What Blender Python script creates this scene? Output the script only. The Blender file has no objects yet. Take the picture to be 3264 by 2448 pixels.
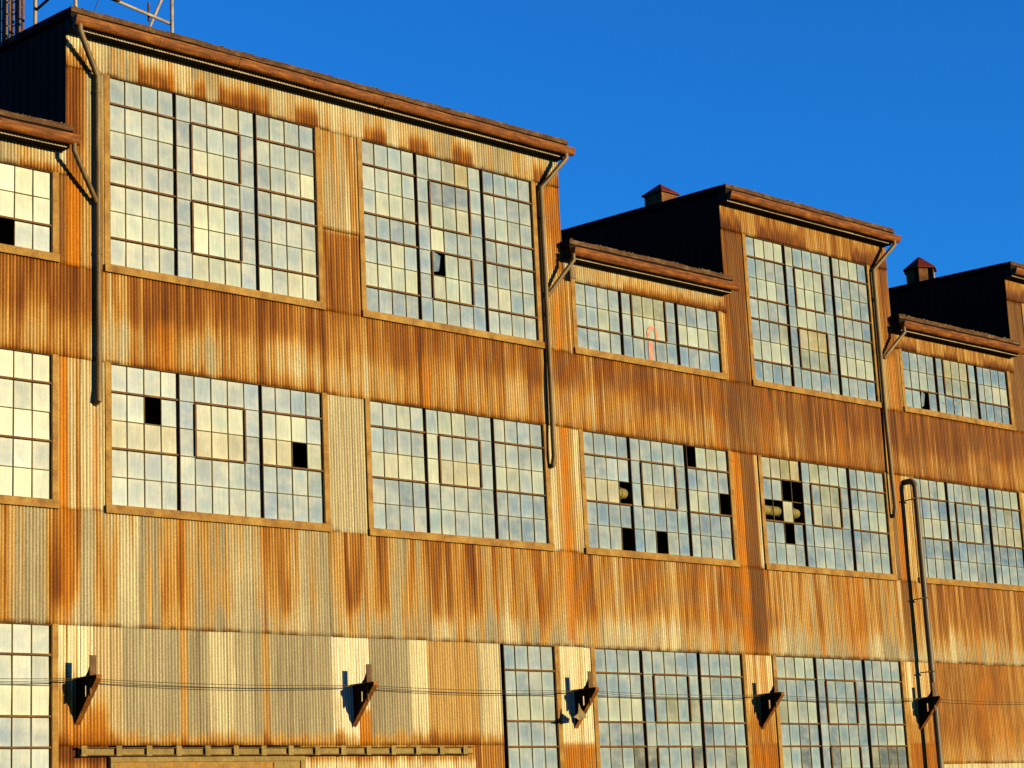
import bpy, math, random
import numpy as np
from mathutils import Vector, Matrix
S = bpy.context.scene
# ------------------------------------------------------------------ camera
ZO = 7.95                       # height of the facade datum above the ground
F_PX, YAW, PITCH, ROLL = 6720.0, 0.765, 0.217, -0.0471
CAM = (-20.468, -31.81, -6.321 + ZO)
cam_d = bpy.data.cameras.new("camera"); cam = bpy.data.objects.new("camera", cam_d)
S.collection.objects.link(cam); S.camera = cam
cam_d.sensor_width = 36; cam_d.lens = F_PX / 3264 * 36; cam_d.clip_end = 2000
w = Vector((math.sin(YAW) * math.cos(PITCH), math.cos(YAW) * math.cos(PITCH), math.sin(PITCH)))
r = Vector((math.cos(YAW), -math.sin(YAW), 0)); u = r.cross(w)
c, s = math.cos(ROLL), math.sin(ROLL)
r2 = c * r + s * u; u2 = -s * r + c * u
m = Matrix((r2, u2, -w)).transposed().to_4x4(); m.translation = Vector(CAM)
cam.matrix_world = m
# ------------------------------------------------------------------ light
SUN = Vector((0.37, -1.0, 0.18)).normalized()
EL = math.asin(SUN.z); AZ = math.atan2(SUN.x, SUN.y)
wd = bpy.data.worlds.new("World"); S.world = wd; wd.use_nodes = True
nt = wd.node_tree; bg = nt.nodes["Background"]
sky = nt.nodes.new("ShaderNodeTexSky"); sky.sky_type = 'NISHITA'; sky.sun_disc = False
sky.sun_elevation = EL; sky.sun_rotation = AZ; sky.ozone_density = 4.0; sky.air_density = 1.0; sky.dust_density = 0.0
tint = nt.nodes.new("ShaderNodeMix"); tint.data_type = 'RGBA'; tint.blend_type = 'MULTIPLY'
tint.inputs[0].default_value = 1.0; tint.inputs[7].default_value = (0.14, 0.79, 1.44, 1)
nt.links.new(sky.outputs[0], tint.inputs[6]); nt.links.new(tint.outputs[2], bg.inputs[0])
bg.inputs[1].default_value = 0.052
sl = bpy.data.lights.new("sun", 'SUN'); sl.energy = 5.0; sl.angle = math.radians(0.5); sl.color = (1.0, 0.76, 0.36)
so = bpy.data.objects.new("sun", sl); S.collection.objects.link(so)
so.rotation_euler = SUN.to_track_quat('Z', 'Y').to_euler(); so.location = (0, -20, 40)
S.view_settings.view_transform = 'Standard'; S.view_settings.look = 'None'
S.view_settings.exposure = 1.75
ALB = 0.30                      # the photograph is exposed for old, dark metal; S.view_settings.gamma = 1.0

# ------------------------------------------------------------------ helpers
C = S.collection
def tag(o, label=None, cat=None, group=None, kind=None):
    if label: o["label"] = label
    if cat: o["category"] = cat
    if group: o["group"] = group
    if kind: o["kind"] = kind
    return o
def empty(name, loc, label, cat, group=None):
    o = bpy.data.objects.new(name, None); C.objects.link(o); o.location = loc
    o.empty_display_size = 0.3
    return tag(o, label, cat, group)
def wloc(o):
    v = Vector((0, 0, 0))
    while o: v += o.location; o = o.parent
    return v
class MB:
    """collects verts / faces in facade coordinates (x along the wall, y into it, h above the datum)"""
    def __init__(s): s.v = []; s.f = []
    def add(s, vs, fs):
        n = len(s.v); s.v += [tuple(p) for p in vs]; s.f += [tuple(i + n for i in f) for f in fs]
    def box(s, x0, x1, y0, y1, z0, z1):
        s.add([(x0,y0,z0),(x1,y0,z0),(x1,y1,z0),(x0,y1,z0),(x0,y0,z1),(x1,y0,z1),(x1,y1,z1),(x0,y1,z1)],
              [(0,3,2,1),(4,5,6,7),(0,1,5,4),(1,2,6,5),(2,3,7,6),(3,0,4,7)])
    def prism(s, pts, x0, x1):
        """polygon in the y-h plane pushed along x"""
        n = len(pts)
        s.add([(x0, y, z) for y, z in pts] + [(x1, y, z) for y, z in pts],
              [tuple(range(n))[::-1], tuple(range(n, 2*n))] + [(i, (i+1) % n, n+(i+1) % n, n+i) for i in range(n)])
    def tube(s, pts, rad, n=12, cap=True):
        P = [Vector(p) for p in pts]; rings = []; up = None
        rr = rad if isinstance(rad, (list, tuple)) else [rad] * len(P)
        for i, p in enumerate(P):
            a = (P[i] - P[i-1]).normalized() if i else None
            b = (P[i+1] - P[i]).normalized() if i < len(P)-1 else None
            t = a if b is None else b if a is None else (a + b).normalized()
            k = 1.0 if (a is None or b is None) else 1 / max(0.5, t.dot(b))
            if up is None:
                up = Vector((0, 1, 0)) if abs(t.y) < 0.8 else Vector((1, 0, 0))
            up = (up - up.dot(t) * t).normalized(); sd = t.cross(up)
            rings.append([p + (math.cos(2*math.pi*j/n) * up + math.sin(2*math.pi*j/n) * sd) * rr[i] * (1 + (k-1)*0.6) for j in range(n)])
        vs = [v for g in rings for v in g]; fs = []
        for i in range(len(P)-1):
            for j in range(n): fs.append((i*n+j, i*n+(j+1) % n, (i+1)*n+(j+1) % n, (i+1)*n+j))
        if cap: fs += [tuple(range(n))[::-1], tuple(range((len(P)-1)*n, len(P)*n))]
        s.add(vs, fs)
    def build(s, name, mat, parent=None, smooth=False, bevel=0):
        me = bpy.data.meshes.new(name)
        off = wloc(parent) if parent else Vector((0, 0, 0))
        me.from_pydata([(x - off.x, y - off.y, z + ZO - off.z) for x, y, z in s.v], [], s.f)
        me.materials.append(mat)
        if smooth:
            me.polygons.foreach_set("use_smooth", [True] * len(me.polygons))
        me.update()
        o = bpy.data.objects.new(name, me); C.objects.link(o); o.parent = parent
        if smooth:
            md = o.modifiers.new("es", 'EDGE_SPLIT'); md.split_angle = math.radians(40)
        if bevel:
            md = o.modifiers.new("bv", 'BEVEL'); md.width = bevel; md.segments = 2
        return o
def grid_obj(name, X, Y, Zr, col, mat, parent, smooth=True):
    """X,Y,Zr,col : (rows, cols[,3]) arrays -> quad grid with a colour attribute"""
    R_, K = X.shape
    co = np.stack([X, Y, Zr + ZO], -1).reshape(-1, 3).astype(np.float32)
    off = wloc(parent); co -= np.array([off.x, off.y, off.z], np.float32)
    i = np.arange(R_-1)[:, None] * K + np.arange(K-1)[None, :]
    q = np.stack([i, i+1, i+K+1, i+K], -1).reshape(-1, 4)
    me = bpy.data.meshes.new(name)
    me.vertices.add(len(co)); me.vertices.foreach_set("co", co.ravel())
    me.loops.add(q.size); me.loops.foreach_set("vertex_index", q.ravel().astype(np.int32))
    me.polygons.add(len(q)); me.polygons.foreach_set("loop_start", np.arange(0, q.size, 4, dtype=np.int32))
    me.update(calc_edges=True)
    me.polygons.foreach_set("use_smooth", np.full(len(q), smooth))
    ca = me.color_attributes.new("tone", 'FLOAT_COLOR', 'POINT')
    rgba = np.concatenate([col.reshape(-1, 3), np.ones((len(co), 1))], 1).astype(np.float32)
    ca.data.foreach_set("color", rgba.ravel())
    me.materials.append(mat)
    o = bpy.data.objects.new(name, me); C.objects.link(o); o.parent = parent
    return o
# value noise for laying out stains
def _h(ix, iy, seed):
    n = (ix.astype(np.int64) * 374761393 + iy.astype(np.int64) * 668265263 + seed * 974634777) & 0xffffffff
    n = ((n ^ (n >> 13)) * 1274126177) & 0xffffffff
    return ((n ^ (n >> 16)) & 0xffff) / 65535.0
def vn(x, y, seed=0):
    x = np.asarray(x, float); y = np.asarray(y, float)
    ix = np.floor(x); iy = np.floor(y); fx = x-ix; fy = y-iy
    fx = fx*fx*(3-2*fx); fy = fy*fy*(3-2*fy)
    a = _h(ix, iy, seed); b = _h(ix+1, iy, seed); c_ = _h(ix, iy+1, seed); d = _h(ix+1, iy+1, seed)
    return (a*(1-fx)+b*fx)*(1-fy) + (c_*(1-fx)+d*fx)*fy
def fbm(x, y, seed=0, o=4):
    t = 0; a = .5; n = 0
    for k in range(o):
        t = t + a*vn(x*2**k, y*2**k, seed+k*17); n += a; a *= .55
    return t/n
def sst(a, b, x): t = np.clip((x-a)/(b-a), 0, 1); return t*t*(3-2*t)

# ------------------------------------------------------------------ materials
def new_mat(name):
    m_ = bpy.data.materials.new(name); m_.use_nodes = True
    return m_, m_.node_tree, m_.node_tree.nodes["Principled BSDF"]
def N(t, k, **kw):
    n = t.nodes.new(k)
    for a, b in kw.items(): setattr(n, a, b)
    return n
def mix(t, fac, a, b, mode='MIX'):
    n = N(t, "ShaderNodeMix", data_type='RGBA', blend_type=mode)
    for i, v in ((0, fac), (6, a), (7, b)):
        if hasattr(v, "links"): t.links.new(v, n.inputs[i])
        else: n.inputs[i].default_value = v if i == 0 else (*v, 1)
    return n.outputs[2]
def noise(t, scale, det=4, rough=.6, vec=(1, 1, 1)):
    g = N(t, "ShaderNodeNewGeometry"); mp = N(t, "ShaderNodeMapping"); mp.inputs[3].default_value = vec
    n = N(t, "ShaderNodeTexNoise"); n.inputs['Scale'].default_value = scale
    n.inputs['Detail'].default_value = det; n.inputs['Roughness'].default_value = rough
    t.links.new(g.outputs['Position'], mp.inputs[0]); t.links.new(mp.outputs[0], n.inputs['Vector'])
    return n.outputs['Fac']
def ramp(t, fac, stops):
    n = N(t, "ShaderNodeValToRGB"); e = n.color_ramp.elements
    while len(e) < len(stops): e.new(0.5)
    for el, (p_, c_) in zip(e, stops): el.position = p_; el.color = (*c_, 1) if len(c_) == 3 else c_
    t.links.new(fac, n.inputs[0]); return n.outputs[0]
def bump(t, bs, fac, strength, dist=0.01):
    b = N(t, "ShaderNodeBump"); b.inputs['Strength'].default_value = strength; b.inputs['Distance'].default_value = dist
    t.links.new(fac, b.inputs['Height']); t.links.new(b.outputs[0], bs.inputs['Normal'])
def rusty(name, a, b, c_, scale=3, vec=(1, 1, 1), rough=.65, spec=.06, metal=0.0):
    m_, t, bs = new_mat(name)
    a, b, c_ = (tuple(ALB*q for q in k_) for k_ in (a, b, c_))
    n1 = noise(t, scale, 6, .65, vec); n2 = noise(t, scale*9, 3, .6)
    col = ramp(t, n1, [(.3, a), (.52, b), (.72, c_)])
    col = mix(t, 1.0, col, ramp(t, n2, [(.3, (.72, .72, .72)), (.7, (1.15, 1.15, 1.15))]), 'MULTIPLY')
    t.links.new(col, bs.inputs['Base Color']); bs.inputs['Roughness'].default_value = rough
    bs.inputs['Specular IOR Level'].default_value = spec; bs.inputs['Metallic'].default_value = metal
    bump(t, bs, n2, .3, .004)
    return m_
# corrugated cladding: stain layout comes from the sheets' own colour attribute, grain from noise
M_clad, t, bs = new_mat("weathered corrugated iron")
at = N(t, "ShaderNodeAttribute", attribute_name="tone")
g1 = noise(t, 1.0, 5, .7, (17, 17, .55)); g2 = noise(t, 38, 3, .7)
cc = mix(t, 1.0, at.outputs[0], ramp(t, g1, [(.30, (.62, .55, .47)), (.47, (.96, .94, .92)), (.56, (1.06, 1.06, 1.04)), (.72, (1.38, 1.40, 1.38))]), 'MULTIPLY')
cc = mix(t, 1.0, cc, ramp(t, g2, [(.3, (.70, .66, .60)), (.65, (1.12, 1.12, 1.12))]), 'MULTIPLY')
t.links.new(cc, bs.inputs['Base Color']); bs.inputs['Roughness'].default_value = .55
bs.inputs['Specular IOR Level'].default_value = .04; bump(t, bs, g2, .25, .003)
# dusty glass
M_glass, t, bs = new_mat("dusty wired glass")
at = N(t, "ShaderNodeAttribute", attribute_name="tone")
g1 = noise(t, 2.2, 4, .6, (1, 1, .8)); g2 = noise(t, 30, 3, .6); g3 = noise(t, 1.0, 4, .6, (20, 20, 1.6))
gm = noise(t, 1.7, 4, .6, (1, 1, 1.4))  # cloudy reflections across the panes, painted in as pale blotches
cc = mix(t, ramp(t, gm, [(.44, (0, 0, 0)), (.66, (.42, .42, .42))]), at.outputs[0], (.165, .175, .165))
cc = mix(t, 1.0, cc, ramp(t, g1, [(.3, (.80, .87, .93)), (.62, (1.09, 1.07, 1.03))]), 'MULTIPLY')
cc = mix(t, 1.0, cc, ramp(t, g3, [(.32, (.80, .82, .86)), (.62, (1.10, 1.08, 1.05))]), 'MULTIPLY')
cc = mix(t, 1.0, cc, ramp(t, g2, [(.3, (.92, .92, .92)), (.7, (1.05, 1.05, 1.05))]), 'MULTIPLY')
t.links.new(cc, bs.inputs['Base Color']); bs.inputs['Roughness'].default_value = .40
bs.inputs['Specular IOR Level'].default_value = .20; bump(t, bs, g1, .25, .02)

M_trim = rusty("ochre painted timber trim", (.22, .095, .014), (.40, .22, .038), (.52, .33, .085), 3.5, (1, 1, 1), .6, .08)
M_bar = rusty("dark glazing bar", (.10, .075, .026), (.18, .135, .045), (.26, .19, .065), 4)
M_vent = rusty("rusty vent rail", (.09, .04, .012), (.18, .085, .022), (.27, .14, .045), 3)
M_mull = rusty("dark rusty mullion", (.06, .026, .010), (.12, .058, .019), (.20, .105, .035), 3)
M_gut = rusty("rust brown gutter", (.08, .020, .003), (.25, .072, .008), (.50, .19, .02), 2.2, (1, 1, 7), .6, .10)
M_roofedge = rusty("weathered roof edge", (.07, .036, .018), (.14, .075, .04), (.30, .2, .12), 3, (1, 1, 2), .9, .05)
M_strip = rusty("bright sheet edge", (.45, .36, .25), (.68, .56, .42), (.8, .7, .55), 8)
M_pipe = rusty("tan galvanised pipe", (.10, .062, .022), (.21, .14, .052), (.33, .24, .105), 2.5, (1, 1, .4), .5, .15)
M_pipe2 = rusty("grey galvanised pipe", (.08, .065, .04), (.16, .13, .08), (.26, .22, .15), 2.5, (1, 1, .3), .45, .15)
M_brk = rusty("rusty bracket steel", (.10, .035, .012), (.30, .11, .02), (.50, .21, .04), 5, spec=.05)
M_brk2 = rusty("rusty ventilator steel", (.08, .03, .012), (.22, .09, .025), (.42, .22, .07), 4)
M_plate = rusty("brown plate", (.10, .055, .03), (.17, .095, .045), (.25, .14, .07), 8)
M_side = rusty("shade-black side wall", (.006, .004, .003), (.012, .007, .004), (.022, .012, .006), 2, (1, 1, .3), .9, .1)  # near-black so the shade of unlit walls is held in the colour
M_int = rusty("dark interior", (.02, .018, .015), (.03, .026, .02), (.04, .034, .026), 2, rough=.9, spec=.1)  # even dark tone for inner shell walls and soffits
M_roof = rusty("dark roofing felt", (.008, .006, .005), (.014, .010, .008), (.02, .014, .01), 2, rough=.9)
M_red = rusty("red oxide cap", (.10, .014, .008), (.17, .024, .012), (.25, .045, .018), 4)
M_duct = rusty("dusty yellow duct", (.20, .17, .05), (.30, .26, .09), (.36, .31, .13), 4)
M_pole = rusty("chalky scaffold pipe", (.30, .22, .17), (.58, .48, .38), (.72, .62, .52), 7)
M_mast = rusty("brown lattice steel", (.10, .05, .03), (.18, .10, .07), (.28, .17, .12), 6)
M_track = rusty("ochre track", (.20, .145, .045), (.31, .23, .08), (.42, .33, .14), 3)
M_door = rusty("orange rusted door", (.26, .19, .07), (.38, .22, .06), (.52, .24, .03), 1.6, (1, 1, 1.5))
M_cable = rusty("cable", (.05, .045, .025), (.08, .07, .04), (.12, .10, .06), 9)
M_pink = rusty("pink spray paint", (.55, .24, .17), (.74, .34, .25), (.80, .55, .42), 9, rough=.5)
M_blue = rusty("blue spray paint", (.10, .25, .55), (.16, .34, .65), (.28, .42, .6), 6, rough=.5)
M_rag = rusty("dusty tarp scrap", (.26, .20, .10), (.36, .29, .15), (.46, .38, .2), 5)
M_ground = rusty("dusty yard", (.09, .075, .055), (.13, .105, .08), (.17, .14, .10), .4, rough=.95)

# ------------------------------------------------------------------ ground
gb = MB(); gb.add([(-300, -300, -ZO), (300, -300, -ZO), (300, 300, -ZO), (-300, 300, -ZO)], [(0, 1, 2, 3)])
tag(gb.build("ground", M_ground), kind="structure")

# ------------------------------------------------------------------ the factory
BLD = empty("factory_building", (0, 0, 0), "long rusty corrugated iron factory with stepped roofline and rows of steel windows", "building")
BAY = 6.052; W = 4.84; D1, D2 = 1.466, 3.358
HT, HB_, LT, LB, MT, MB0, GT = 8.09, 4.449, 5.981, 4.466, 2.594, 0.0, -2.179
GB_ = -5.84
XB = {k: BAY * i for k, i in zip("ABCDEFG", range(-1, 6))}
EDGES = [-7.3, -0.93, 11.76, 17.27, 23.87, 29.42, 36.0]     # alternating low / high roof
PITCH_ = 0.0676
YC = -0.035
GALV = np.array([.375, .340, .240]); CREAM = np.array([1.0, .95, .66]); YEL = np.array([.58, .355, .10])
TAN = np.array([.40, .172, .026]); BRN = np.array([.225, .070, .008]); DRK = np.array([.10, .028, .004])
ORG = np.array([.62, .225, .008]); MAUVE = np.array([.185, .078, .022])
def palette(rv, g):
    """rust value 0..1.2 and galv(0)-cream(1) base"""
    base = GALV[None, None]*(1-g[..., None]) + CREAM[None, None]*g[..., None]
    out = base
    for a, b, c_ in ((.10, .38, YEL), (.38, .60, TAN), (.60, .86, BRN), (.90, 1.15, DRK)):
        k = np.clip((rv-a)/(b-a), 0, 1)[..., None]; out = out*(1-k)+c_*k
    return out
def box_m(X, Z, x0, x1, z0, z1, fx=.03, fz=.15):
    return sst(x0-fx, x0+fx, X)*(1-sst(x1-fx, x1+fx, X))*sst(z0-fz, z0+fz, Z)*(1-sst(z1-fz, z1+fz, Z))
def streak(X, Z, seed, xs=10, zs=.2): return fbm(X*xs, Z*zs, seed, 3)
def paint(X, Z, zone):
    sx = np.floor((X+.02)/.622); sid = _h(sx, sx*0+hash_zone[zone], 5); sid2 = _h(sx, sx*0+hash_zone[zone], 9)
    ci = np.round(X/PITCH_); fine = .45*(_h(ci, np.floor(Z*0+sx*3), 3)-.5)+1.7*(vn(ci*.8, Z*.6, 13)-.5)+1.0*(vn(ci*1.0+7, Z*1.2, 15)-.5); st = streak(X, Z, 11); bl = fbm(X*1.3, Z*1.1, 21); wide = fbm(X*3.4, Z*.16, 33, 3)
    g = .35+.5*(sid-.5)+.3*(bl-.5); rv = np.zeros_like(X); org = np.zeros_like(X); mv = np.zeros_like(X)
    ragged = .22*(st-.5)*2+.15*fine
    if zone == 'fascia':
        h = np.where(Z > 7, Z-8.1, Z-5.98)                    # height above the window head
        top = np.where(Z > 7, .62, .34)
        rv = .10+.10*(wide-.5)+ragged*.8
        k = (sid > .46)*(1-sst(.10, .42, h/top*.6+ragged))
        rv = rv+k*(.42+.2*sid2)
        for x0, x1 in ((.64, 1.45), (1.88, 2.2), (2.5, 3.7), (4.35, 4.93), (6.15, 6.74), (7.36, 7.9), (8.57, 9.14), (11.0, 11.8)):
            rv = np.where(X < 12, rv+.5*box_m(X, h, x0, x1, -1, .34+.18*(vn(X*4, X*0, 8)-.5), .02, .18), rv)
        rv = np.where((X < 12) & (X > -.5), rv-k*(.3+.2*sid2), rv)
        rv = rv+.25*(X > 17)+.12*(X > 11.9)
        org = .5*box_m(X, Z, 1.3, 1.46, 7, 9)+.4*box_m(X, Z, 6.2, 6.3, 7, 9)
        g = g-.05
        g = g+.35*(bl-.5)
    elif zone == 'band1':                                     # between clerestory and middle windows
        d = (4.3-Z)/1.7; g = g-.16
        rv = .68+.20*(wide-.5)*2+ragged*.9-.28*sst(.35, .75, d+.5*(bl-.5))+.16*sst(.86, 1.02, d)-.14*(bl-.5)
        rv = rv-.18*box_m(X, Z, 5.2, 6.1, 2.4, 4.1, .1, .3)-.25*box_m(X, Z, -.5, .4, 2.4, 4.4, .1, .3)
        rv = rv-.22*box_m(X, Z, 3.6, 5.0, 2.9, 3.6, .1, .25)-.2*box_m(X, Z, 1.6, 2.4, 2.6, 3.3, .1, .3)
        rv = rv+.02*(X > 12)+.10*(X > 17.2)
        org = .8*box_m(X, Z, 7.45, 7.7, 2.4, 3.6, .05, .4)+.4*box_m(X, Z, 1.0, 1.4, 2.4, 3.5)+.35*(wide > .62)*(X > 16.5)
        mv = .7*box_m(X, Z, 16.9, 18.3, 2.6, 4.6, .3, .4)+.5*(X > 17)*sst(.5, .7, fbm(X*1.1, Z*1.3, 77))
    elif zone == 'band2':                                     # between middle and ground windows
        d = (-.15-Z)/2.02; k = sst(7, 11, X)
        rv = (.20+.22*k)+.50*(wide-.5)*2*(1-.35*k)+ragged*1.1-(.12+.22*k)*sst(.58, .95, d+.35*(bl-.5)+.2*(st-.5))+.10*(1-d)*k
        for x0, x1, a in ((-1.2, -.85, .42), (-.85, -.62, .5), (1.42, 1.54, .35), (2.24, 2.42, .45), (3.1, 3.32, .38), (3.45, 3.55, .3), (3.75, 4.0, .45),
                          (5.28, 5.72, .55), (5.94, 6.4, .48), (6.8, 7.1, .3), (7.4, 8.1, .5), (8.5, 8.8, .4), (9.2, 9.35, .5)):
            rv = rv+.60*a*box_m(X, Z, x0, x1, -2.0+.5*a+.5*(st-.5), 0, .04, .2)
        g = g-.15*(1-k)-.14*k
        rv = rv+.25*box_m(X, Z, 1.42, 1.58, -2.4, .2)
        org = .5*box_m(X, Z, 1.43, 1.55, -2.4, .2)+.5*box_m(X, Z, 3.3, 3.42, -2.4, .2)+.55*box_m(X, Z, 9.28, 9.38, -2.4, .2, .02)+.7*box_m(X, Z, -1.0, -.82, -2.4, .2, .06)+.95*box_m(X, Z, 11.33, 11.58, -2.1, .2, .05)
        org = org+.85*box_m(X, Z, 17.1, 17.42, -2.4, .2, .05)+.4*(wide > .66)*k
        mv = .95*box_m(X, Z, 17.45, 17.9, -1.9, .2, .06, .3)+.75*box_m(X, Z, 23.35, 23.6, -2.4, .2, .05)
        rv = rv+.35*box_m(X, Z, 16.95, 18.0, -2.4, .2, .05)-.12*(X > 19)*(X < 23.3)+.12*box_m(X, Z, 24.2, 27.5, -1.3, .2, .3, .4)
    elif zone == 'ground':
        rv = .03+.08*(wide-.5)+.015*fine; g = .06+.22*(sid-.5)+.05*fine+.45*box_m(X, Z, 2.06, 2.66, -3.15, -2.75, .01, .1)+0*X
        rv = rv+.45*(1-sst(-4.2, -3.88, Z+ragged*.5+.12*(vn(X*3, X*0, 4)-.5)))
        for x0, x1, a, gg in ((-1.2, -.38, .02, 1.1), (-.38, .22, .18, .35), (2.06, 2.62, .05, .45), (4.92, 5.84, -.1, 1.15), (6.9, 7.35, .05, .75), (7.35, 7.5, .35, .6), (7.5, 8.7, .32, .2), (8.75, 9.4, .1, .5)):
            b = box_m(X, Z, x0, x1, -9, 0, .01); rv = rv+a*b; g = g*(1-b)+gg*b
        rv = rv+.55*box_m(X, Z, 5.55, 5.85, -4.3, -3.5, .02, .15)+.4*box_m(X, Z, -.75, -.1, -4.3, -3.55, .1, .3)+.35*box_m(X, Z, -1.2, -.7, -4.6, -3.1, .1, .3)+.30*(X < -.38)*np.clip(vn(X*11, X*0, 63)-.45, 0, 1)*2
        rv = rv+.25*box_m(X, Z, 4.95, 5.15, -4.3, -3.3, .04, .2)
        rv = rv+.34*box_m(X, Z, 1.43, 1.60, -4.4, -2)+.34*box_m(X, Z, 3.27, 3.44, -4.4, -2, .02)
        org = .12*box_m(X, Z, 1.45, 1.56, -4.4, -2)+.7*box_m(X, Z, 5.55, 5.85, -4.3, -3.6, .02)+.5*box_m(X, Z, -.9, -.1, -4.3, -3.7, .1, .3)
    elif zone == 'lower':                                     # below the track
        rv = .12+.4*(wide-.5)+ragged+.5*(X < -.1)+.4*sst(-4.62, -4.45, Z+.15*(st-.5)); g = .75+.3*(sid-.5)+0*X
    elif zone == 'pil_high':                                  # columns between clerestory windows
        rv = .40+.35*(st-.5)*2+.12*fine+.10*(bl-.5)
        rv = rv+.30*(Z < 6.0)*(X > 4.9)*(X < 6.2)*1.0-.20*(X > 4.9)*(X < 6.2)*(Z > 6)+.45*(X > 4.9)*(X < 6.2)*(Z > 6)*np.clip(vn(X*15, Z*.5, 71)-.55, 0, 1)*2
        rv = rv+.42*box_m(X, Z, -.95, -.52, 6.6, 9, .04)-.3*box_m(X, Z, -.55, 0, 2, 9, .03)
        rv = rv+.2*box_m(X, Z, -.95, -.5, 2, 6.6, .04)
        org = .85*box_m(X, Z, -.92, -.62, 2, 6.0, .05, .3)+.9*box_m(X, Z, 11.38, 11.6, 2, 5.6, .05, .5)*sst(.35, .5, st)+.35*box_m(X, Z, 11.2, 11.75, 6.2, 9)
        rv = rv+.35*box_m(X, Z, 11.3, 11.8, 6.1, 9, .05)-.25*box_m(X, Z, 11.15, 11.7, 5.9, 6.9, .1, .3)
        rv = rv+.35*box_m(X, Z, 17.2, 18.0, 2, 9, .05)+.3*box_m(X, Z, 23.4, 23.9, 5.7, 9, .05)+.25*box_m(X, Z, -1.3, -.92, 2, 6.7, .02)
        mv = .85*box_m(X, Z, 17.4, 17.95, 2, 9, .06)+.9*box_m(X, Z, 29.2, 30.2, 2, 9, .1)+.8*box_m(X, Z, -1.12, -.95, 4.4, 6.6, .03)
        org = org+.7*box_m(X, Z, 23.6, 23.85, 2, 5.8, .05)+.3*box_m(X, Z, 17.2, 17.45, 2, 6, .05)
    elif zone == 'pil_mid':
        rv = .28+.35*(st-.5)*2+.12*fine; g = .55+0*X
        b = box_m(X, Z, 4.9, 6.1, -1, 3, .02); rv = rv*(1-b)+b*(.05+.12*(st-.5)); g = g*(1-b)+.30*b
        org = .98*box_m(X, Z, -1.07, -.88, -1, 3, .03)+.55*box_m(X, Z, -.38, -.26, -1, 1.6, .04, .4)+.98*box_m(X, Z, 11.38, 11.62, -1, 3, .04)+.95*box_m(X, Z, 17.06, 17.40, -1, 3, .05)
        rv = rv+.15*box_m(X, Z, 11.3, 11.75, -1, 3, .05)+.45*box_m(X, Z, 17.2, 17.9, -1, 3, .08)+.35*box_m(X, Z, 23.4, 23.7, -1, 3, .05)-.15*box_m(X, Z, 10.9, 11.25, -1, 3, .03)
        mv = .95*box_m(X, Z, 17.45, 17.86, -1, 3, .05)*(.8+.2*(st > .4))+.9*box_m(X, Z, 23.2, 23.38, -1, 3, .03)
        org = org+.6*box_m(X, Z, 23.4, 23.75, -1, 3, .05)
    elif zone == 'pil_low':                                   # columns between ground windows
        up = sst(-4.3, -4.15, Z)
        rv = .12+.30*(st-.5)*2+.55*(1-up)+.3*(1-sst(-3.9, -3.0, Z))*(X > 17); g = .95+0*X
        org = .5*(1-up)+.25*(X > 17)*(st > .5); rv = rv+.15*(X > 17)
    elif zone == 'f_low':                                     # solid rusty wall right of the last windows
        rv = .52+.30*(wide-.5)*2+.18*(bl-.5)*2+.05*fine
        org = .45*sst(.45, .7, fbm(X*1.2, Z*1.0, 71)); mv = .35*sst(.5, .75, fbm(X*1.4, Z*1.2, 91)); rv = rv-.2*(1-sst(-4.6, -3.9, Z))
    elif zone == 'gfac':
        rv = .55+.3*(wide-.5)*2+ragged; mv = .7*sst(.4, .6, wide)
    if zone in ('band1', 'band2', 'pil_high', 'fascia', 'f_low'): rv = rv+.08+.09*fine
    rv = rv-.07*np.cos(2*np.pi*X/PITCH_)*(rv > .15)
    col = palette(np.clip(rv, 0, 1.15), np.clip(g, 0, 1.2))
    o = np.clip(org*(.72+.5*st), 0, 1)[..., None]; col = col*(1-o)+ORG*o
    v = np.clip(mv*(.75+.4*bl), 0, 1)[..., None]; col = col*(1-v)+MAUVE*v
    for xx in (1.48, 3.37, 4.93, 7.46, 9.40, 14.5, 16.4, 20.4, 22.4):
        if zone in ('band1', 'band2'): col = col*(1-(.38*np.exp(-((X-xx)/.028)**2))[..., None])
    # sheet side laps: narrow dirty line, and sun stripes painted on: bright crests, shaded troughs
    fx = np.abs(((X+.02)/.622) % 1); lap = (fx < .022)*(.25+.45*(sid2 > .5))
    col = col*(1-lap[..., None])
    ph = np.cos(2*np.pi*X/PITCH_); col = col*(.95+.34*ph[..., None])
    # rust along nail rows and bottom edge of the sheets
    return np.clip(col, .004, .95)*ALB
hash_zone = {k: i+3 for i, k in enumerate(('fascia', 'band1', 'band2', 'ground', 'lower', 'pil_high', 'pil_mid', 'pil_low', 'f_low', 'gfac'))}
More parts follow.
